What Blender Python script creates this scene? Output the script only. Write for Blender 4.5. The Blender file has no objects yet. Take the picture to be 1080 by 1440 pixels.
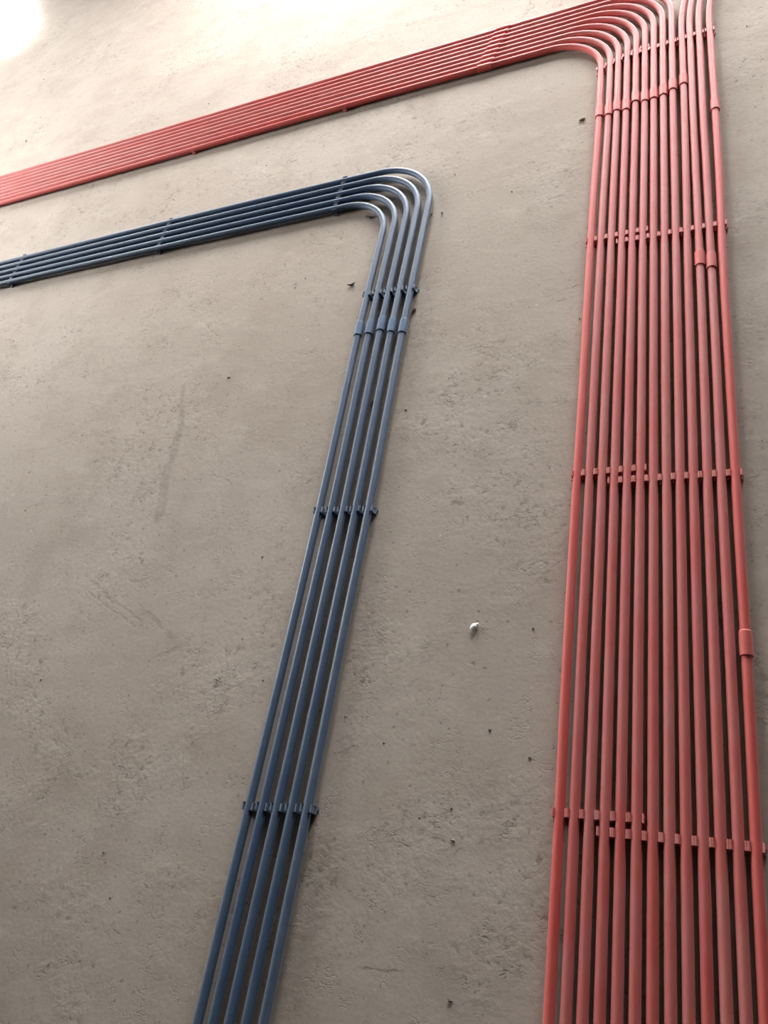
import bpy, bmesh, math, random
from mathutils import Vector, Matrix, noise

# ------------------------------------------------------------------ camera
W0, H0, F = 1080.0, 1440.0, 1150.0
TILT, ROLL, YAW, CAM_H = 0.8939, -0.6251, 0.6866, 1.611
sc = bpy.context.scene
col = sc.collection
fw = Vector((-math.sin(YAW) * math.cos(TILT), math.cos(YAW) * math.cos(TILT), -math.sin(TILT)))
rt0 = Vector((math.cos(YAW), math.sin(YAW), 0)); up0 = rt0.cross(fw)
rt = math.cos(ROLL) * rt0 + math.sin(ROLL) * up0
up = -math.sin(ROLL) * rt0 + math.cos(ROLL) * up0
cd = bpy.data.cameras.new('camera'); cam = bpy.data.objects.new('camera', cd); col.objects.link(cam)
cd.sensor_fit = 'VERTICAL'; cd.sensor_height = 36.0; cd.sensor_width = 27.0; cd.lens = 36.0 * F / H0
cd.clip_start = 0.02; cd.clip_end = 200
m = Matrix.Identity(4)
for i in range(3):
    m[i][0] = rt[i]; m[i][1] = up[i]; m[i][2] = -fw[i]
m[2][3] = CAM_H
cam.matrix_world = m
sc.camera = cam

def pix(x, y, z=0.0):
    """photo pixel -> point on the horizontal plane at height z"""
    d = fw + (x - W0 / 2) / F * rt - (y - H0 / 2) / F * up
    t = (z - CAM_H) / d.z
    return Vector((d.x * t, d.y * t, z))

# ------------------------------------------------------------------ world, sun, exposure
SKY = 38.0
SUN = 16.0
EXPOSURE = 0.43
w = bpy.data.worlds.new('overcast_sky'); sc.world = w; w.use_nodes = True
wb = w.node_tree.nodes['Background']
wb.inputs[0].default_value = (0.97, 0.985, 1.0, 1); wb.inputs[1].default_value = SKY
sd = bpy.data.lights.new('sun', 'SUN'); so = bpy.data.objects.new('sun', sd); col.objects.link(so)
sd.energy = SUN; sd.angle = math.radians(9); sd.color = (1.0, 0.97, 0.92)
sun_from = Vector((-0.28, 0.50, 0.866)).normalized()
so.location = (-3, 9, 8)
so.rotation_euler = (-sun_from).to_track_quat('-Z', 'Y').to_euler()
sc.view_settings.view_transform = 'Standard'; sc.view_settings.look = 'None'
sc.view_settings.gamma = 1.0; sc.view_settings.use_curve_mapping = False
sc.view_settings.exposure = EXPOSURE
sc.cycles.use_denoising = True
sc.cycles.use_adaptive_sampling = True; sc.cycles.adaptive_threshold = 0.02
sc.cycles.max_bounces = 6; sc.cycles.diffuse_bounces = 4

# room: 8.4 x 8.7 m, height 2.9; unseen openings, laid out to shape the daylight
X0, X1, Y0, Y1, HC = -5.0, 3.4, -3.2, 5.5, 2.9
OPEN_BACK = [(-4.8, -4.3, 0.0, 2.1), (-1.9, -0.8, 0.0, 2.1), (0.4, 1.3, 0.0, 2.1)]        # x0,x1,z0,z1; solid pier left behind the pipes to keep their gaps dark
OPEN_LEFT = [(2.3, 3.0, 0.0, 2.1)]                                      # y0,y1,z0,z1
def portal(name, loc, sx, sy, rot):
    d = bpy.data.lights.new(name, 'AREA'); d.shape = 'RECTANGLE'; d.size = sx; d.size_y = sy
    d.cycles.is_portal = True
    o = bpy.data.objects.new(name, d); o.location = loc; o.rotation_euler = rot; col.objects.link(o)
for a, b, c, d_ in OPEN_BACK:
    portal('daylight_portal', ((a + b) / 2, Y1 + 0.1, (c + d_) / 2), b - a, d_ - c, (math.radians(-90), 0, 0))
for a, b, c, d_ in OPEN_LEFT:
    portal('daylight_portal', (X0 - 0.1, (a + b) / 2, (c + d_) / 2), d_ - c, b - a, (0, math.radians(-90), 0))

# ------------------------------------------------------------------ node helpers
def new_mat(name):
    mt = bpy.data.materials.new(name); mt.use_nodes = True
    nt = mt.node_tree
    return mt, nt, nt.nodes['Principled BSDF']
def N(nt, typ, **kw):
    n = nt.nodes.new(typ)
    for k, v in kw.items(): setattr(n, k, v)
    return n
def put(nt, sock, v):
    if isinstance(v, bpy.types.NodeSocket): nt.links.new(v, sock)
    else: sock.default_value = v
def mth(nt, op, a, b=0.0, c=None, clamp=False):
    n = N(nt, 'ShaderNodeMath', operation=op, use_clamp=clamp)
    put(nt, n.inputs[0], a); put(nt, n.inputs[1], b)
    if c is not None: put(nt, n.inputs[2], c)
    return n.outputs[0]
def vm(nt, op, a, b=(0, 0, 0), out=0):
    n = N(nt, 'ShaderNodeVectorMath', operation=op)
    put(nt, n.inputs[0], a); put(nt, n.inputs[1], b)
    return n.outputs[out]
def noi(nt, vec, scale, detail=4.0, rough=0.55, dist=0.0):
    n = N(nt, 'ShaderNodeTexNoise')
    put(nt, n.inputs['Vector'], vec)
    n.inputs['Scale'].default_value = scale; n.inputs['Detail'].default_value = detail
    n.inputs['Roughness'].default_value = rough; n.inputs['Distortion'].default_value = dist
    return n.outputs['Fac']
def ramp(nt, v, a, b, lo=0.0, hi=1.0, smooth=True):
    n = N(nt, 'ShaderNodeMapRange', interpolation_type='SMOOTHSTEP' if smooth else 'LINEAR')
    put(nt, n.inputs[0], v)
    n.inputs[1].default_value = a; n.inputs[2].default_value = b
    n.inputs[3].default_value = lo; n.inputs[4].default_value = hi
    return n.outputs[0]
def mix(nt, f, a, b, blend='MIX'):
    n = N(nt, 'ShaderNodeMix', data_type='RGBA', blend_type=blend)
    put(nt, n.inputs[0], f)
    put(nt, n.inputs[6], a if isinstance(a, bpy.types.NodeSocket) else (*a, 1))
    put(nt, n.inputs[7], b if isinstance(b, bpy.types.NodeSocket) else (*b, 1))
    return n.outputs[2]
def mapping(nt, vec, scale, rot=(0, 0, 0)):
    n = N(nt, 'ShaderNodeMapping'); put(nt, n.inputs[0], vec)
    n.inputs['Scale'].default_value = scale; n.inputs['Rotation'].default_value = rot
    return n.outputs[0]
def bump(nt, height, dist, strength=1.0, normal=None):
    n = N(nt, 'ShaderNodeBump'); n.inputs['Strength'].default_value = strength
    n.inputs['Distance'].default_value = dist
    put(nt, n.inputs['Height'], height)
    if normal is not None: put(nt, n.inputs['Normal'], normal)
    return n.outputs[0]

# ------------------------------------------------------------------ materials
def concrete_floor():
    mt, nt, bs = new_mat('trowelled_concrete')
    pos = N(nt, 'ShaderNodeNewGeometry').outputs['Position']
    warp = N(nt, 'ShaderNodeTexNoise'); put(nt, warp.inputs['Vector'], pos)
    warp.inputs['Scale'].default_value = 9; warp.inputs['Detail'].default_value = 3
    wv = vm(nt, 'SCALE', vm(nt, 'SUBTRACT', warp.outputs['Color'], (0.5, 0.5, 0.5)))
    wv.node.inputs['Scale'].default_value = 0.035
    wp = vm(nt, 'ADD', pos, wv)
    # broad clouds of dust
    big = noi(nt, pos, 0.9, 3, 0.6)
    mid = noi(nt, wp, 4.5, 5, 0.65)
    stroke = noi(nt, mapping(nt, wp, (5, 11, 1), (0, 0, 0.5)), 1.3, 3, 0.6)
    fine = noi(nt, pos, 95, 2, 0.6)
    grain = noi(nt, pos, 420, 0, 0.5)
    # where the skin of the concrete is broken and crumbly
    rough_m = ramp(nt, noi(nt, wp, 2.6, 3, 0.6), 0.44, 0.62)
    crumb = noi(nt, wp, 42, 4, 0.62)
    pits = ramp(nt, crumb, 0.32, 0.42, 1.0, 0.0)
    sq = noi(nt, mapping(nt, wp, (30, 52, 1), (0, 0, 0.45)), 1.0, 3, 0.6)
    line = ramp(nt, mth(nt, 'ABSOLUTE', mth(nt, 'SUBTRACT', sq, 0.5)), 0.004, 0.030, 1.0, 0.0)
    chips = mth(nt, 'MULTIPLY', line, ramp(nt, noi(nt, pos, 15, 2, 0.6), 0.54, 0.64))
    specks = ramp(nt, noi(nt, pos, 75, 1, 0.4), 0.70, 0.76)
    pale = ramp(nt, noi(nt, vm(nt, 'ADD', pos, (7, 3, 0)), 60, 1, 0.4), 0.74, 0.80)
    c = mix(nt, ramp(nt, big, 0.3, 0.7), (0.408, 0.341, 0.285), (0.474, 0.407, 0.348))
    c = mix(nt, mth(nt, 'MULTIPLY', ramp(nt, mid, 0.42, 0.72), 0.6), c, (0.360, 0.298, 0.243))
    c = mix(nt, mth(nt, 'MULTIPLY', ramp(nt, stroke, 0.52, 0.75), 0.35), c, (0.529, 0.462, 0.397))
    c = mix(nt, mth(nt, 'MULTIPLY', ramp(nt, fine, 0.35, 0.75), 0.22), c, (0.310, 0.263, 0.219))
    c = mix(nt, mth(nt, 'MULTIPLY', mth(nt, 'MULTIPLY', pits, rough_m), 0.60), c, (0.200, 0.164, 0.129))
    c = mix(nt, mth(nt, 'MULTIPLY', chips, mth(nt, 'ADD', mth(nt, 'MULTIPLY', rough_m, 0.5), 0.22)), c, (0.200, 0.164, 0.129))
    c = mix(nt, mth(nt, 'MULTIPLY', specks, 0.42), c, (0.130, 0.104, 0.084))
    c = mix(nt, mth(nt, 'MULTIPLY', pale, 0.35), c, (0.660, 0.606, 0.536))
    # single scratches, drag marks and gouges (start, end in photo pixels on the floor, half width m, tint, strength, depth)
    marks = [((256, 545), (254, 605), 0.012, 0.55, 0.4), ((254, 600), (236, 662), 0.018, 0.5, 0.3), ((238, 655), (222, 730), 0.022, 0.45, 0.3),
             ((257, 542), (256, 575), 0.004, 0.6, 1.0), ((92, 806), (190, 883), 0.005, 0.4, 1.0), ((120, 806), (165, 850), 0.006, 0.35, 1.0),
             ((150, 840), (200, 874), 0.006, 0.3, 1.2), ((770, 282), (791, 275), 0.004, 0.75, 1.0), ((512, 1363), (562, 1366), 0.004, 0.7, 1.2),
             ((586, 437), (606, 432), 0.003, 0.6, 1.0), ((298, 667), (325, 680), 0.004, 0.5, 1.0), ((472, 1062), (497, 1048), 0.005, 0.4, 1.0),
             ((792, 408), (815, 400), 0.004, 0.4, 1.0), ((785, 425), (816, 413), 0.004, 0.4, 1.0), ((575, 893), (610, 855), 0.004, 0.3, 1.0),
             ((185, 868), (212, 862), 0.008, 0.4, 1.0), ((212, 864), (245, 900), 0.010, 0.4, 1.2), ((218, 925), (252, 912), 0.008, 0.4, 1.0),
             ((525, 1175), (545, 1160), 0.006, 0.4, 1.0), ((590, 955), (575, 965), 0.008, 0.35, 1.0)]
    dark = None; deep = None
    for a, b, hw, st, dp in marks:
        A, B = pix(*a), pix(*b); d = B - A; L2 = d.length_squared
        rel = vm(nt, 'SUBTRACT', wp, tuple(A))
        t = mth(nt, 'MULTIPLY', vm(nt, 'DOT_PRODUCT', rel, tuple(d), out=1), 1.0 / L2, clamp=True)
        sv = N(nt, 'ShaderNodeVectorMath', operation='SCALE'); sv.inputs[0].default_value = tuple(d); nt.links.new(t, sv.inputs['Scale'])
        dist = vm(nt, 'LENGTH', vm(nt, 'SUBTRACT', rel, sv.outputs[0]), out=1)
        k = ramp(nt, dist, hw * 0.35, hw * 1.1, 1.0, 0.0)
        kd = mth(nt, 'MULTIPLY', k, st); kp = mth(nt, 'MULTIPLY', k, dp)
        dark = kd if dark is None else mth(nt, 'MAXIMUM', dark, kd)
        deep = kp if deep is None else mth(nt, 'MAXIMUM', deep, kp)
    dark = mth(nt, 'MULTIPLY', dark, ramp(nt, crumb, 0.35, 0.65, 0.15, 0.85))
    deep = mth(nt, 'MULTIPLY', deep, ramp(nt, crumb, 0.35, 0.65, 0.0, 1.0))
    c = mix(nt, dark, c, (0.200, 0.164, 0.134))
    put(nt, bs.inputs['Base Color'], c)
    bs.inputs['Roughness'].default_value = 0.9
    bs.inputs['Specular IOR Level'].default_value = 0.12
    h = mth(nt, 'MULTIPLY', mid, 0.6)
    h = mth(nt, 'ADD', h, mth(nt, 'MULTIPLY', stroke, 0.22))
    h = mth(nt, 'ADD', h, mth(nt, 'MULTIPLY', mth(nt, 'MULTIPLY', crumb, rough_m), 0.55))
    h = mth(nt, 'ADD', h, mth(nt, 'MULTIPLY', crumb, 0.10))
    h = mth(nt, 'ADD', h, mth(nt, 'MULTIPLY', chips, -0.12))
    h = mth(nt, 'ADD', h, mth(nt, 'MULTIPLY', deep, -0.12))
    h = mth(nt, 'ADD', h, mth(nt, 'MULTIPLY', fine, 0.10))
    h = mth(nt, 'ADD', h, mth(nt, 'MULTIPLY', grain, 0.03))
    put(nt, bs.inputs['Normal'], bump(nt, h, 0.004, 0.6))
    return mt

def plain_concrete(name, base):
    mt, nt, bs = new_mat(name)
    pos = N(nt, 'ShaderNodeNewGeometry').outputs['Position']
    a = noi(nt, pos, 1.5, 6, 0.6); b = noi(nt, pos, 40, 4, 0.6)
    c = mix(nt, ramp(nt, a, 0.3, 0.7), tuple(v * 0.85 for v in base), base)
    put(nt, bs.inputs['Base Color'], c); bs.inputs['Roughness'].default_value = 0.9
    put(nt, bs.inputs['Normal'], bump(nt, b, 0.004, 0.6))
    return mt

def plastic(name, clean, faded, dusty, dust_amt, rough=0.62):
    """PVC conduit: clean paint-like colour, sun-faded streaks and cement dust that lies on the upper side"""
    mt, nt, bs = new_mat(name)
    uv = N(nt, 'ShaderNodeUVMap').outputs[0]
    rnd = N(nt, 'ShaderNodeObjectInfo').outputs['Random']
    geo = N(nt, 'ShaderNodeNewGeometry')
    off = N(nt, 'ShaderNodeCombineXYZ'); nt.links.new(mth(nt, 'MULTIPLY', rnd, 40.0), off.inputs[0]); nt.links.new(mth(nt, 'MULTIPLY', rnd, 17.0), off.inputs[2])
    p = vm(nt, 'ADD', uv, off.outputs[0])
    streak = noi(nt, mapping(nt, p, (5, 1.2, 1)), 1.0, 5, 0.62, 0.4)
    blot = noi(nt, mapping(nt, p, (22, 3.0, 1)), 1.0, 4, 0.6, 0.5)
    scuff = noi(nt, mapping(nt, p, (40, 14, 1)), 1.0, 3, 0.6)
    c = mix(nt, ramp(nt, streak, 0.30, 0.70), clean, faded)
    nz = N(nt, 'ShaderNodeSeparateXYZ'); nt.links.new(geo.outputs['Normal'], nz.inputs[0])
    top = ramp(nt, nz.outputs[2], -0.1, 0.9, 0.35, 1.0)
    d = mth(nt, 'MULTIPLY', ramp(nt, blot, 0.20, 0.85, 0.45, 1.0), top)
    d = mth(nt, 'ADD', mth(nt, 'MULTIPLY', d, dust_amt), mth(nt, 'MULTIPLY', ramp(nt, scuff, 0.60, 0.75), dust_amt * 0.2))
    d = mth(nt, 'MULTIPLY', d, mth(nt, 'ADD', mth(nt, 'MULTIPLY', rnd, 0.7), 0.6), clamp=True)
    c = mix(nt, d, c, dusty)
    put(nt, bs.inputs['Base Color'], c)
    bs.inputs['Roughness'].default_value = rough
    bs.inputs['Specular IOR Level'].default_value = 0.35
    bs.inputs['Sheen Weight'].default_value = 0.15
    bs.inputs['Sheen Roughness'].default_value = 0.5
    bs.inputs['Sheen Tint'].default_value = (1.0, 0.95, 0.92, 1)
    put(nt, bs.inputs['Normal'], bump(nt, scuff, 0.0006, 0.5))
    return mt

def stone(name, colr):
    mt, nt, bs = new_mat(name)
    pos = N(nt, 'ShaderNodeTexCoord').outputs['Object']
    c = mix(nt, noi(nt, pos, 180, 3), tuple(v * 0.7 for v in colr), colr)
    put(nt, bs.inputs['Base Color'], c); bs.inputs['Roughness'].default_value = 0.9
    put(nt, bs.inputs['Normal'], bump(nt, noi(nt, pos, 300, 3), 0.001, 0.7))
    return mt

M_FLOOR = concrete_floor()
M_WALL = plain_concrete('raw_wall', (0.11, 0.107, 0.10))
M_CEIL = plain_concrete('raw_ceiling', (0.11, 0.107, 0.10))
M_GROUND = plain_concrete('outdoor_ground', (0.30, 0.29, 0.26))
M_RED = plastic('red_pvc', (0.50, 0.052, 0.044), (0.48, 0.105, 0.095), (0.54, 0.26, 0.225), 0.33)
M_RED_CLEAN = plastic('clean_red_pvc', (0.56, 0.050, 0.037), (0.54, 0.080, 0.066), (0.60, 0.26, 0.22), 0.22)
M_RED_CLIP = plastic('dusty_red_clip', (0.54, 0.08, 0.066), (0.52, 0.12, 0.105), (0.60, 0.36, 0.32), 0.5)
M_BLUE_CLIP = plastic('dusty_blue_clip', (0.025, 0.07, 0.15), (0.045, 0.085, 0.15), (0.34, 0.36, 0.38), 0.6)
M_BLUE = plastic('blue_pvc', (0.016, 0.058, 0.140), (0.030, 0.072, 0.135), (0.25, 0.26, 0.28), 0.26, 0.5)
M_BLUE_CLEAN = plastic('clean_blue_pvc', (0.025, 0.088, 0.200), (0.035, 0.09, 0.18), (0.25, 0.28, 0.31), 0.22)

# ------------------------------------------------------------------ mesh helpers
def link(name, me, mat, parent=None, loc=(0, 0, 0)):
    o = bpy.data.objects.new(name, me); col.objects.link(o)
    if mat is not None and not me.materials: me.materials.append(mat)
    o.location = loc
    if parent is not None: o.parent = parent
    return o
def tag(o, label, cat, group=None):
    o['label'] = label; o['category'] = cat
    if group: o['group'] = group
    return o
def empty(name, loc):
    o = bpy.data.objects.new(name, None); o.empty_display_size = 0.05; o.location = loc; col.objects.link(o)
    return o
def boxes(name, lst, mat, kind='structure'):
    bm = bmesh.new()
    for x0, x1, y0, y1, z0, z1 in lst:
        vs = [bm.verts.new(v) for v in ((x0, y0, z0), (x1, y0, z0), (x1, y1, z0), (x0, y1, z0), (x0, y0, z1), (x1, y0, z1), (x1, y1, z1), (x0, y1, z1))]
        for f in ((3, 2, 1, 0), (4, 5, 6, 7), (0, 1, 5, 4), (1, 2, 6, 5), (2, 3, 7, 6), (3, 0, 4, 7)):
            bm.faces.new([vs[i] for i in f])
    me = bpy.data.meshes.new(name); bm.to_mesh(me); bm.free()
    o = link(name, me, mat); o['kind'] = kind
    return o

# ------------------------------------------------------------------ the room
TW = 0.2
boxes('floor', [(X0 - TW, X1 + TW, Y0 - TW, Y1 + TW, -0.15, 0.0)], M_FLOOR)
boxes('ceiling', [(X0 - TW, X1 + TW, Y0 - TW, Y1 + TW, HC, HC + 0.15)], M_CEIL)
def wall_pieces(lo, hi, opens):
    out = []; c = lo
    for a, b, z0, z1 in sorted(opens):
        out.append((c, a, 0, HC))
        if z0 > 0: out.append((a, b, 0, z0))
        out.append((a, b, z1, HC)); c = b
    out.append((c, hi, 0, HC))
    return out
boxes('wall_back', [(a, b, Y1, Y1 + TW, z0, z1) for a, b, z0, z1 in wall_pieces(X0 - TW, X1 + TW, OPEN_BACK)], M_WALL)
boxes('wall_left', [(X0 - TW, X0, a, b, z0, z1) for a, b, z0, z1 in wall_pieces(Y0, Y1, OPEN_LEFT)], M_WALL)
boxes('wall_right', [(X1, X1 + TW, Y0, Y1, 0, HC)], M_WALL)
boxes('wall_front', [(X0 - TW, X1 + TW, Y0 - TW, Y0, 0, HC)], M_WALL)
boxes('ground', [(-40, 40, Y1 + TW, 60, -0.4, -0.16), (-40, X0 - TW, -40, Y1 + TW, -0.4, -0.16)], M_GROUND)

# ------------------------------------------------------------------ conduits
RP = 0.0100          # pipe radius
ZC = 0.0160          # height of the pipe axis, held up by the clips
SEG = 18

def smooth_path(pts, step=0.03):
    """Catmull-Rom through the stations, resampled"""
    out = []
    n = len(pts)
    for i in range(n - 1):
        p0 = pts[max(i - 1, 0)]; p1 = pts[i]; p2 = pts[i + 1]; p3 = pts[min(i + 2, n - 1)]
        k = max(1, int((p2 - p1).length / step))
        for j in range(k):
            t = j / k
            l1 = (p2 - p1).length
            m1 = (p2 - p0) * (l1 / max((p2 - p0).length, 1e-6)); m2 = (p3 - p1) * (l1 / max((p3 - p1).length, 1e-6))
            h = (2 * t ** 3 - 3 * t ** 2 + 1) * p1 + (t ** 3 - 2 * t ** 2 + t) * m1 + (-2 * t ** 3 + 3 * t ** 2) * p2 + (t ** 3 - t ** 2) * m2
            out.append(h)
    out.append(pts[-1].copy())
    return out

def arc_path(x, y, R, side=-1, n=14):
    """corner at (x, y): comes along +y, leaves along -x; bend of radius R"""
    c = Vector((x + side * R, y - R, 0))
    return [c + Vector((-side * R * math.cos(a), R * math.sin(a), 0)) for a in [math.pi / 2 * i / n for i in range(n + 1)]]

def tube(name, pts, r, mat, parent, origin, cap=True):
    verts, faces, uvs = [], [], []
    L = 0.0; n = len(pts); us = []
    for i, p in enumerate(pts):
        if i: L += (p - pts[i - 1]).length
        us.append(L)
        t = (pts[min(i + 1, n - 1)] - pts[max(i - 1, 0)]).normalized()
        s = t.cross(Vector((0, 0, 1))).normalized(); u = s.cross(t)
        for k in range(SEG):
            a = 2 * math.pi * k / SEG - math.pi / 2
            verts.append(p - origin + r * (math.cos(a) * s + math.sin(a) * u))
    for i in range(n - 1):
        for k in range(SEG):
            k2 = (k + 1) % SEG
            faces.append((i * SEG + k, i * SEG + k2, (i + 1) * SEG + k2, (i + 1) * SEG + k))
            uvs += [(us[i], k / SEG), (us[i], (k + 1) / SEG), (us[i + 1], (k + 1) / SEG), (us[i + 1], k / SEG)]
    if cap:
        faces.append(tuple(reversed(range(SEG)))); uvs += [(0, k / SEG) for k in range(SEG)]
        faces.append(tuple((n - 1) * SEG + k for k in range(SEG))); uvs += [(L, k / SEG) for k in range(SEG)]
    me = bpy.data.meshes.new(name); me.from_pydata(verts, [], faces)
    me.uv_layers.new(name='UVMap').data.foreach_set('uv', [c for q in uvs for c in q])
    nf = (n - 1) * SEG
    me.polygons.foreach_set('use_smooth', [i < nf for i in range(len(me.polygons))])
    me.update()
    return link(name, me, mat, parent)

def coupler_mesh(name, length=0.052, ro=0.0126, ri=0.0099):
    prof = [(ri, -length / 2), (ro - 0.0006, -length / 2), (ro, -length / 2 + 0.0008), (ro, length / 2 - 0.0025), (ro - 0.0012, length / 2), (ri, length / 2)]
    verts, faces, uvs = [], [], []
    for i in range(len(prof) - 1):
        b = len(verts)
        for r, y in prof[i:i + 2]:
            for k in range(SEG):
                a = 2 * math.pi * k / SEG - math.pi / 2
                verts.append((r * math.cos(a), y, r * math.sin(a)))
        for k in range(SEG):
            k2 = (k + 1) % SEG
            faces.append((b + k, b + k2, b + SEG + k2, b + SEG + k))
            uvs += [(prof[i][1], k / SEG), (prof[i][1], (k + 1) / SEG), (prof[i + 1][1], (k + 1) / SEG), (prof[i + 1][1], k / SEG)]
    me = bpy.data.meshes.new(name); me.from_pydata(verts, [], [tuple(reversed(f)) for f in faces])
    uvr = [u for q in range(len(faces)) for u in reversed(uvs[q * 4:q * 4 + 4])]
    me.uv_layers.new(name='UVMap').data.foreach_set('uv', [c for q in uvr for c in q])
    me.polygons.foreach_set('use_smooth', [True] * len(me.polygons))
    me.update()
    return me
ME_COUP = {}
for nm, mt in (('red', M_RED_CLEAN), ('blue', M_BLUE_CLEAN)):
    ME_COUP[nm] = coupler_mesh('coupler_' + nm); ME_COUP[nm].materials.append(mt)

PATHS = {'red': [], 'blue': []}
def on_path(path, x=None, y=None, part='straight'):
    """point and heading of a pipe where it crosses the line x=.. or y=.."""
    for a, b in zip(path, path[1:]):
        if y is not None and (a.y - y) * (b.y - y) <= 0 and a.y != b.y:
            t = (y - a.y) / (b.y - a.y); d = b - a; break
        if x is not None and (a.x - x) * (b.x - x) <= 0 and a.x != b.x and abs(b.x - a.x) > abs(b.y - a.y):
            t = (x - a.x) / (b.x - a.x); d = b - a; break
    q = a.lerp(b, t)
    return (q.x, q.y, math.atan2(d.y, d.x) - math.pi / 2)

def conduit(name, path, couplers, colour, mat, label, cat, group):
    """path: list of points from the near end; couplers: list of path indices-by-position (points near the axis)"""
    origin = Vector((path[0].x, path[0].y, 0)); PATHS[colour].append(path)
    root = tag(empty(name, origin), label, cat, group)
    cuts = []
    for c in couplers:
        i = min(range(len(path)), key=lambda q: (path[q].xy - Vector(c)).length)
        cuts.append(i)
    cuts.sort()
    last = 0
    for i in cuts + [len(path) - 1]:
        tube('pipe_length', path[last:i + 1], RP, mat, root, origin)
        last = i
    for i in cuts:
        t = (path[min(i + 1, len(path) - 1)] - path[max(i - 1, 0)]).normalized()
        o = link('coupler', ME_COUP[colour], None, root, path[i] - origin)
        o.rotation_euler = (0, 0, math.atan2(t.y, t.x) - math.pi / 2)
    return root

def insert(path, c):
    """put a path point exactly at the coupler's middle"""
    c = Vector((c[0], c[1], ZC)); best = None
    for i in range(len(path) - 1):
        a, b = path[i], path[i + 1]; d = b - a
        t = max(0, min(1, (c - a).dot(d) / max(d.length_squared, 1e-12)))
        q = a + t * d; e = (q - c).length
        if best is None or e < best[0]: best = (e, i, q)
    e, i, q = best
    if (q - path[i]).length > 1e-4 and (q - path[i + 1]).length > 1e-4: path.insert(i + 1, q)
    return (q.x, q.y)

random.seed(4)
ORD = ['innermost', 'second', 'third', 'fourth', 'fifth', 'sixth', 'seventh', 'eighth', 'outermost']
# red bundle: x of each pipe in mm at the stations below
RST = [-0.10, 0.25, 0.60, 0.95, 1.30, 1.65, 2.00, 2.30, 2.50, 2.62]
RX = [[-333.5, -334.1, -336.7, -337.0, -335.3, -335.4, -334.6, -331.2, -331.8, -333.2],
      [-305.9, -306.9, -308.3, -308.6, -308.6, -308.0, -307.0, -303.8, -303.9, -305.0],
      [-278.8, -279.5, -280.0, -280.3, -280.8, -280.1, -280.0, -278.4, -278.6, -279.2],
      [-251.3, -251.5, -252.3, -252.7, -252.7, -251.8, -252.2, -251.0, -251.2, -251.7],
      [-224.0, -224.0, -224.7, -224.8, -224.9, -224.7, -224.6, -223.3, -223.7, -224.3],
      [-196.1, -196.0, -196.8, -196.6, -196.5, -197.2, -196.7, -196.1, -196.7, -197.0],
      [-168.8, -168.4, -168.6, -168.6, -169.2, -169.5, -169.8, -170.0, -170.3, -170.4],
      [-140.8, -140.6, -140.2, -140.7, -142.0, -141.8, -141.7, -142.5, -142.8, -142.9],
      [-113.6, -113.1, -113.0, -113.0, -113.1, -113.5, -114.2, -115.4, -115.5, -115.5],
      [-85.6, -85.0, -85.5, -85.7, -85.4, -85.6, -84.6, -84.1, -84.7, -85.1],
      [-57.8, -57.4, -57.0, -57.3, -56.9, -56.8, -58.7, -60.8, -61.3, -61.3],
      [-30.2, -29.4, -28.5, -29.7, -29.3, -30.0, -31.7, -33.9, -34.3, -34.3],
      [-2.7, -1.6, 0.1, -1.1, -2.1, -3.0, -0.5, -1.0, -2.5, -3.0]]
R_RUN_Y0, R_RUN_P = 2.824, 0.0262          # the run to the left, inner pipe and pitch
R_BEND = 0.185
R_RIM = [2.378, 2.374, 2.385, 2.379, 2.408, 2.400, 2.402, 2.407, 2.424, 2.437, None, None, 2.283]  # near end of each coupler (y)
NEAR_END = -1.6
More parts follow.
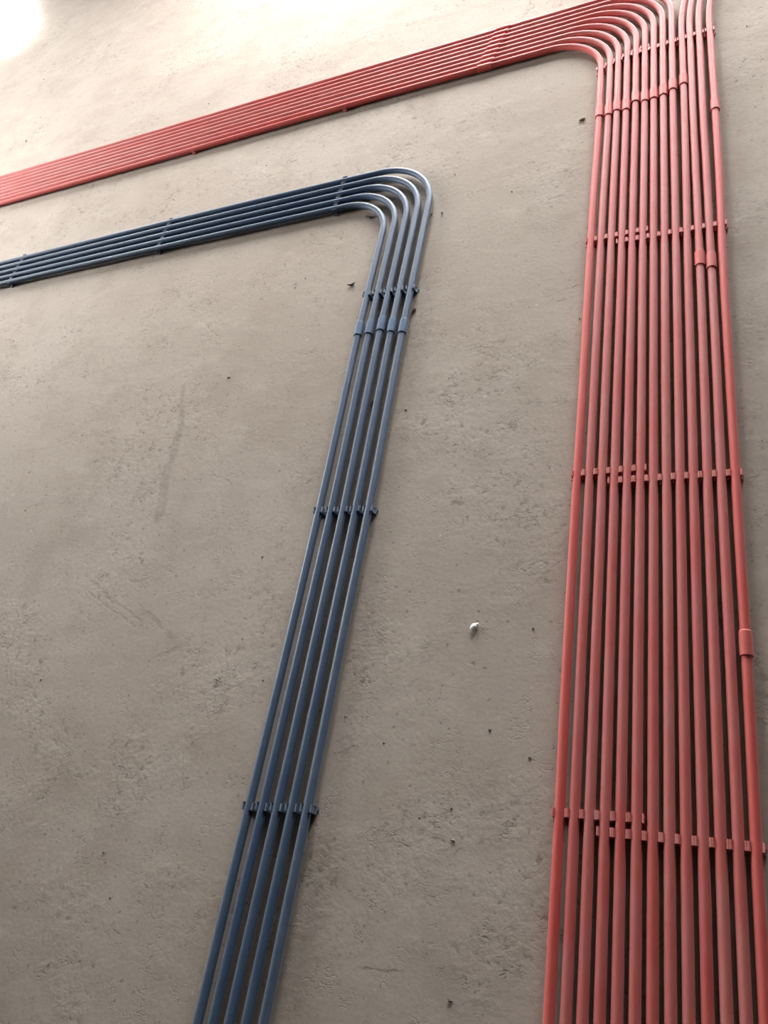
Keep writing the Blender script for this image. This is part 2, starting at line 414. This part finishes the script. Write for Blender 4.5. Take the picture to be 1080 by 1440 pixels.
for k in range(13):
    pts = [Vector((RX[k][0] / 1000 + 0.002 * math.sin(k), NEAR_END, ZC))]
    pts += [Vector((x / 1000, y, ZC)) for x, y in zip(RX[k], RST)]
    cps = []
    if k < 9:
        xc = RX[k][-1] / 1000; yc = R_RUN_Y0 + R_RUN_P * k
        yb = yc - R_BEND
        pts = [p for p in pts if p.y < yb - 0.05]
        path = smooth_path(pts + [Vector((xc, yb, ZC))])
        arc = arc_path(xc, yc, R_BEND)
        path += [Vector((p.x, p.y, ZC)) for p in arc[1:]]
        xe = arc[-1].x
        sag = [(-1.3, 0.003), (-2.0, -0.004), (-3.1, -0.010), (-4.3, -0.008), (X0 + 0.02, -0.008)]
        tail = [Vector((xe, yc, ZC)), Vector((-0.9, yc + 0.002, ZC))] + [Vector((x, yc + dy + random.uniform(-.001, .001) + 0.0008 * (k - 4) * (-x - 0.9) / 2.2, ZC)) for x, dy in sag]
        path += smooth_path(tail, 0.05)[1:]
        cps.append(insert(path, (-0.744 + 0.0062 * k, yc)))
    else:
        xe = RX[k][-1] / 1000
        pts = [p for p in pts]
        pts += [Vector((xe - 0.001, 2.76, ZC)), Vector((xe + 0.004, 2.84, ZC)), Vector((xe + 0.016, 2.92, ZC)), Vector((xe + 0.06, 3.15, ZC)),
                Vector((xe + 0.10, 3.5, ZC)), Vector((xe + 0.11, 4.2, ZC)), Vector((xe + 0.11, Y1 - 0.02, ZC))]
        path = smooth_path(pts)
    if R_RIM[k]: cps.append(insert(path, (RX[k][8] / 1000, R_RIM[k] + 0.026)))
    if k == 10: cps.append(insert(path, (-0.057, 1.670 + 0.026)))
    if k == 11: cps.append(insert(path, (-0.030, 1.655 + 0.026)))
    if k == 12: cps.append(insert(path, (-0.001, 0.624 + 0.026)))
    if k < 9:
        lab = {0: 'red plastic conduit, innermost of the nine red pipes turning the corner',
               8: 'red plastic conduit, outermost of the nine red pipes turning the corner'}.get(
            k, 'red plastic conduit, %s from the inside of the red corner bend' % ORD[k])
        mat = M_RED_CLEAN if k == 0 else M_RED
    else:
        lab = ['red conduit running straight past the bend, right beside the outermost bending red pipe',
               'straight red conduit with a mid-run coupler, third from the outer edge',
               'straight red conduit with a mid-run coupler, next to the brightest outer pipe',
               'brighter red conduit along the outer edge of the bundle, with two couplers'][k - 9]
        mat = M_RED_CLEAN if k == 12 else M_RED
    conduit('red_conduit', path, cps, 'red', mat, lab, 'pipe', 'red conduits laid side by side on the floor')

# blue bundle
BST = [-0.10, 0.30, 0.65, 1.00, 1.35, 1.65, 1.95]
BX = [[-1004.5, -1002.0, -999.5, -999.2, -1002.6, -1006.0, -1004.6],
      [-971.3, -967.6, -965.2, -963.4, -967.1, -970.9, -969.0],
      [-935.6, -932.0, -929.7, -928.2, -931.9, -934.6, -932.2],
      [-899.2, -896.3, -894.4, -892.6, -895.6, -898.6, -896.9],
      [-862.6, -860.6, -859.4, -856.4, -859.8, -861.8, -860.4]]
B_RIM = [1.608, 1.607, 1.614, 1.601, 1.592]
B_RUN = [2.222, 2.258, 2.294, 2.330, 2.364]
for k in range(5):
    R = 0.165 + 0.011 * k
    xc = BX[k][-1] / 1000 + 0.001; yc = B_RUN[k]; yb = yc - R
    pts = [Vector((BX[k][0] / 1000 - 0.003, NEAR_END, ZC))] + [Vector((x / 1000, y, ZC)) for x, y in zip(BX[k], BST) if y < yb - 0.03]
    path = smooth_path(pts + [Vector((xc, yb, ZC))])
    arc = arc_path(xc, yc, R)
    path += [Vector((p.x, p.y, ZC)) for p in arc[1:]]
    dk = k - 2
    tail = [Vector((arc[-1].x, yc, ZC)), Vector((-1.35, yc + 0.001, ZC)), Vector((-1.95, yc + 0.001, ZC)), Vector((-2.4, yc - 0.002 - 0.0010 * dk, ZC)),
            Vector((-2.9, yc - 0.006 - 0.0015 * dk, ZC)), Vector((-4.2, yc - 0.006 - 0.002 * dk, ZC)), Vector((X0 + 0.02, yc - 0.006 - 0.002 * dk, ZC))]
    path += smooth_path(tail, 0.05)[1:]
    cps = [insert(path, (BX[k][5] / 1000, B_RIM[k] + 0.026))]
    lab = ['blue plastic conduit, innermost of the five blue pipes', 'blue plastic conduit, second from the inside of the blue bend',
           'blue plastic conduit, middle one of the five blue pipes', 'blue plastic conduit, second from the outside of the blue bend',
           'blue plastic conduit, outermost of the five blue pipes'][k]
    conduit('blue_conduit', path, cps, 'blue', M_BLUE, lab, 'pipe', 'blue conduits laid side by side on the floor')

# ------------------------------------------------------------------ interlocking pipe clips
def clip_mesh(name, width, length, mat, low=False):
    """U-clip seen along the pipe: foot, cradle and two springy prongs with flared tips, dovetail tabs at the sides"""
    ri, ro = 0.0103, 0.0128
    hw = width / 2 - 0.0004
    def arc(r, a0, a1, n): return [(r * math.cos(math.radians(a0 + (a1 - a0) * i / n)), ZC + r * math.sin(math.radians(a0 + (a1 - a0) * i / n))) for i in range(n + 1)]
    outer = [(-hw, 0.0), (hw, 0.0), (hw, 0.0050), (ro * 0.93, 0.0075)]
    outer += arc(ro, -30, 2 if low else 28, 5)
    outer += [(ro + 0.0004, ZC + 0.0030), (ro - 0.0012, ZC + 0.0036)] if low else [(ro + 0.0011, ZC + 0.0088), (ro - 0.0008, ZC + 0.0093)]
    inner = arc(ri, 10, -190, 16) if low else arc(ri, 34, -214, 16)
    left = [(-x, z) for x, z in reversed(outer[2:])]
    poly = outer + inner + left
    bm = bmesh.new()
    a = [bm.verts.new((x, -length / 2, z)) for x, z in poly]
    b = [bm.verts.new((x, length / 2, z)) for x, z in poly]
    n = len(poly)
    for i in range(n):
        bm.faces.new((a[i], a[(i + 1) % n], b[(i + 1) % n], b[i]))
    f1 = bm.faces.new(list(reversed(a))); f2 = bm.faces.new(b)
    bmesh.ops.triangulate(bm, faces=[f1, f2])
    # dovetail tabs that hook into the neighbour
    for sx, y0, y1 in ((1, 0.0010, 0.0055), (-1, -0.0055, -0.0010)):
        x0, x1 = sorted((sx * (hw - 0.0015), sx * (hw + 0.0030)))
        vs = [bm.verts.new(v) for v in ((x0, y0, 0.0005), (x1, y0, 0.0005), (x1, y1, 0.0005), (x0, y1, 0.0005), (x0, y0, 0.0050), (x1, y0, 0.0050), (x1, y1, 0.0050), (x0, y1, 0.0050))]
        for f in ((3, 2, 1, 0), (4, 5, 6, 7), (0, 1, 5, 4), (1, 2, 6, 5), (2, 3, 7, 6), (3, 0, 4, 7)):
            bm.faces.new([vs[i] for i in f])
    bmesh.ops.recalc_face_normals(bm, faces=bm.faces)
    uvl = bm.loops.layers.uv.new('UVMap')
    for f in bm.faces:
        for l in f.loops: l[uvl].uv = (l.vert.co.y + l.vert.co.x, l.vert.co.z * 20)
    me = bpy.data.meshes.new(name); bm.to_mesh(me); bm.free()
    me.materials.append(mat)
    return me
CLIP_L = 0.016
ME_CLIP_R = clip_mesh('clip_red', 0.0278, CLIP_L, M_RED_CLIP)
ME_CLIP_RL = clip_mesh('clip_red_run', 0.0262, CLIP_L, M_RED_CLIP, True)
ME_CLIP_B = clip_mesh('clip_blue', 0.0352, CLIP_L, M_BLUE_CLIP)

def strip(name, pts, me, label, group):
    c = sum((Vector(p[:2]) for p in pts), Vector((0, 0))) / len(pts)
    root = tag(empty(name, (c.x, c.y, 0)), label, 'pipe clip', group)
    for p in pts:
        o = link('clip', me, None, root, (p[0] - c.x, p[1] - c.y, 0))
        o.rotation_euler = (0, 0, p[2])
    return root
PR, PB = PATHS['red'], PATHS['blue']
place_b = ['red clip strip holding ten conduits, the one furthest from the red bend',
           'red clip strip holding ten conduits, between the single outer coupler and the coupler pair',
           'red clip strip holding ten conduits, just beyond the pair of couplers',
           'red clip strip holding nine conduits, at the start of the red corner bend']
place_a = ['short red clip strip on six inner conduits, the one furthest from the red bend',
           'short red clip strip on six inner conduits, midway along the straight bundle',
           'short red clip strip on six inner conduits, level with the pair of couplers',
           'short red clip strip on the inner conduits at the start of the red bend']
for i, y in enumerate((0.283, 1.037, 1.808)):
    strip('clip_strip', [on_path(PR[k], y=y + 0.026 + 0.0006 * k) for k in range(0, 6)], ME_CLIP_R, place_a[i], 'short red clip strips')
    strip('clip_strip', [on_path(PR[k], y=y) for k in range(3, 13)], ME_CLIP_R, place_b[i], 'long red clip strips')
strip('clip_strip', [on_path(PR[k], y=2.628 + 0.011 * k) for k in range(0, 6)], ME_CLIP_R, place_a[3], 'short red clip strips')
strip('clip_strip', [on_path(PR[k], y=2.660 + 0.0028 * (k - 4)) for k in range(4, 13)], ME_CLIP_R, place_b[3], 'long red clip strips')
lab_b = ['blue clip strip on five conduits, the one furthest from the blue bend', 'blue clip strip on five conduits, next below the blue couplers',
         'blue clip strip on five conduits, between the couplers and the blue bend']
for i, (y, dy) in enumerate([(0.262, 0.002), (1.005, -0.001), (1.775, -0.001)]):
    strip('clip_strip', [on_path(PB[k], y=y + dy * k) for k in range(5)], ME_CLIP_B, lab_b[i], 'blue clip strips')
lab_l = ['blue clip strip on the side run, close after the blue bend', 'blue clip strip on the side run, second one after the blue bend', 'blue clip strip on the side run, third one after the blue bend']
for i, x in enumerate([-1.21, -1.96, -2.72]):
    strip('clip_strip', [on_path(PB[k], x=x + 0.002 * k) for k in range(5)], ME_CLIP_B, lab_l[i], 'blue clip strips')
lab_r = ['red clip strip on the side run, first one past the row of couplers', 'red clip strip on the side run, second one past the row of couplers']
for i, x in enumerate([-1.30, -2.00]):
    strip('clip_strip', [on_path(PR[k], x=x + 0.001 * k) for k in range(9)], ME_CLIP_RL, lab_r[i], 'red clip strips on the side run')

# ------------------------------------------------------------------ crumbs and chips lying on the floor
M_DARK = stone('dark_crumb', (0.10, 0.085, 0.07))
M_BROWN = stone('brown_crumb', (0.17, 0.085, 0.055))
M_GREY = stone('mortar_crumb', (0.33, 0.29, 0.24))
M_WHITE = stone('white_chip', (0.95, 0.93, 0.90))
def crumb(name, p, size, mat, label, cat, group=None, squash=(1, 1, 0.6), seed=0, rot=0.0, curl=0.0):
    bm = bmesh.new(); bmesh.ops.create_icosphere(bm, subdivisions=2, radius=1.0)
    for v in bm.verts:
        n = noise.noise(v.co * 1.3 + Vector((seed * 3.1, seed * 1.7, 0)))
        v.co *= 1 + 0.55 * n
        v.co = Vector((v.co.x * squash[0], v.co.y * squash[1], v.co.z * squash[2])) * size
        if curl: v.co.z += curl * (v.co.x / size) ** 2 * size
    z = min(v.co.z for v in bm.verts)
    for v in bm.verts: v.co.z -= z + 0.0004
    me = bpy.data.meshes.new(name); bm.to_mesh(me); bm.free()
    o = link(name, me, mat, None, (p.x, p.y, 0)); o.rotation_euler = (0, 0, rot)
    return tag(o, label, cat, group)
crumb('plaster_chip', pix(668, 882), 0.0085, M_WHITE, 'small white plaster chip on the bare floor between blue and red pipes', 'chip', seed=1, squash=(1.2, 0.9, 0.5), rot=0.6)
crumb('dark_chip', pix(495, 401), 0.0085, M_DARK, 'small curved dark chip beside the innermost blue pipe', 'chip', seed=2, squash=(1.6, 0.4, 0.3), rot=0.15, curl=0.25)
crumb('dark_chip', pix(819, 169), 0.0085, M_GREY, 'flat angular chip beside the red couplers', 'chip', seed=3, squash=(1.3, 0.6, 0.4), rot=0.1)
crumb('brown_crumb', pix(583, 437), 0.0060, M_BROWN, 'reddish brown crumb beside the outermost blue pipe above its couplers', 'crumb', seed=4)
crumb('dark_lump', Vector((-0.9135, 1.354, 0)), 0.0070, M_DARK, 'dark lump wedged between two blue pipes below the couplers', 'crumb', seed=5, squash=(0.8, 1.6, 0.8), rot=-0.4)
crumb('dark_flake', pix(519, 306), 0.0110, M_DARK, 'dark flake lying against the inside of the blue bend', 'crumb', seed=6, squash=(1.5, 0.5, 0.35), rot=-0.6)
def where(p):
    if p.x > 0.01: return 'on the floor outside the outer edge of the red bundle'
    if p.y > 3.04: return 'on the floor beyond the red side run'
    if p.x < -1.0 and p.y < 2.22: return 'on the floor enclosed by the blue bend'
    return 'on the floor between the blue and the red pipes'
spots = [(815, 448, 4), (689, 1027, 5), (745, 1066, 4), (322, 531, 7), (633, 1407, 5), (155, 1263, 4), (637, 1182, 5), (671, 873, 3), (750, 884, 4), (571, 576, 4),
         (607, 302, 7), (622, 300, 5), (369, 783, 4), (341, 899, 3), (370, 957, 4), (306, 956, 5), (58, 956, 5), (36, 718, 4), (158, 711, 4), (590, 1150, 3), (635, 1137, 3),
         (146, 1198, 5), (375, 233, 4), (244, 281, 4), (1062, 150, 3), (1050, 37, 4), (294, 146, 5), (387, 112, 5), (37, 199, 6), (62, 112, 6), (110, 82, 6),
         (720, 270, 4), (640, 246, 4), (1072, 620, 3), (540, 1045, 3), (485, 1008, 3), (280, 990, 3), (116, 612, 3), (19, 480, 4), (200, 605, 3), (415, 405, 4), (430, 392, 4)]
for i, (x, y, s) in enumerate(spots):
    random.seed(50 + i)
    tone = 'dark' if i % 3 else 'grey'; plc = where(pix(x, y))
    crumb('mortar_crumb', pix(x, y), s * 0.00062, M_DARK if i % 3 else M_GREY, 'loose %s mortar crumb %s' % (tone, plc), 'crumb', '%s mortar crumbs %s' % (tone, plc), seed=10 + i, squash=(random.uniform(.8, 1.5), random.uniform(.6, 1.0), random.uniform(.4, .7)), rot=random.uniform(0, 6))
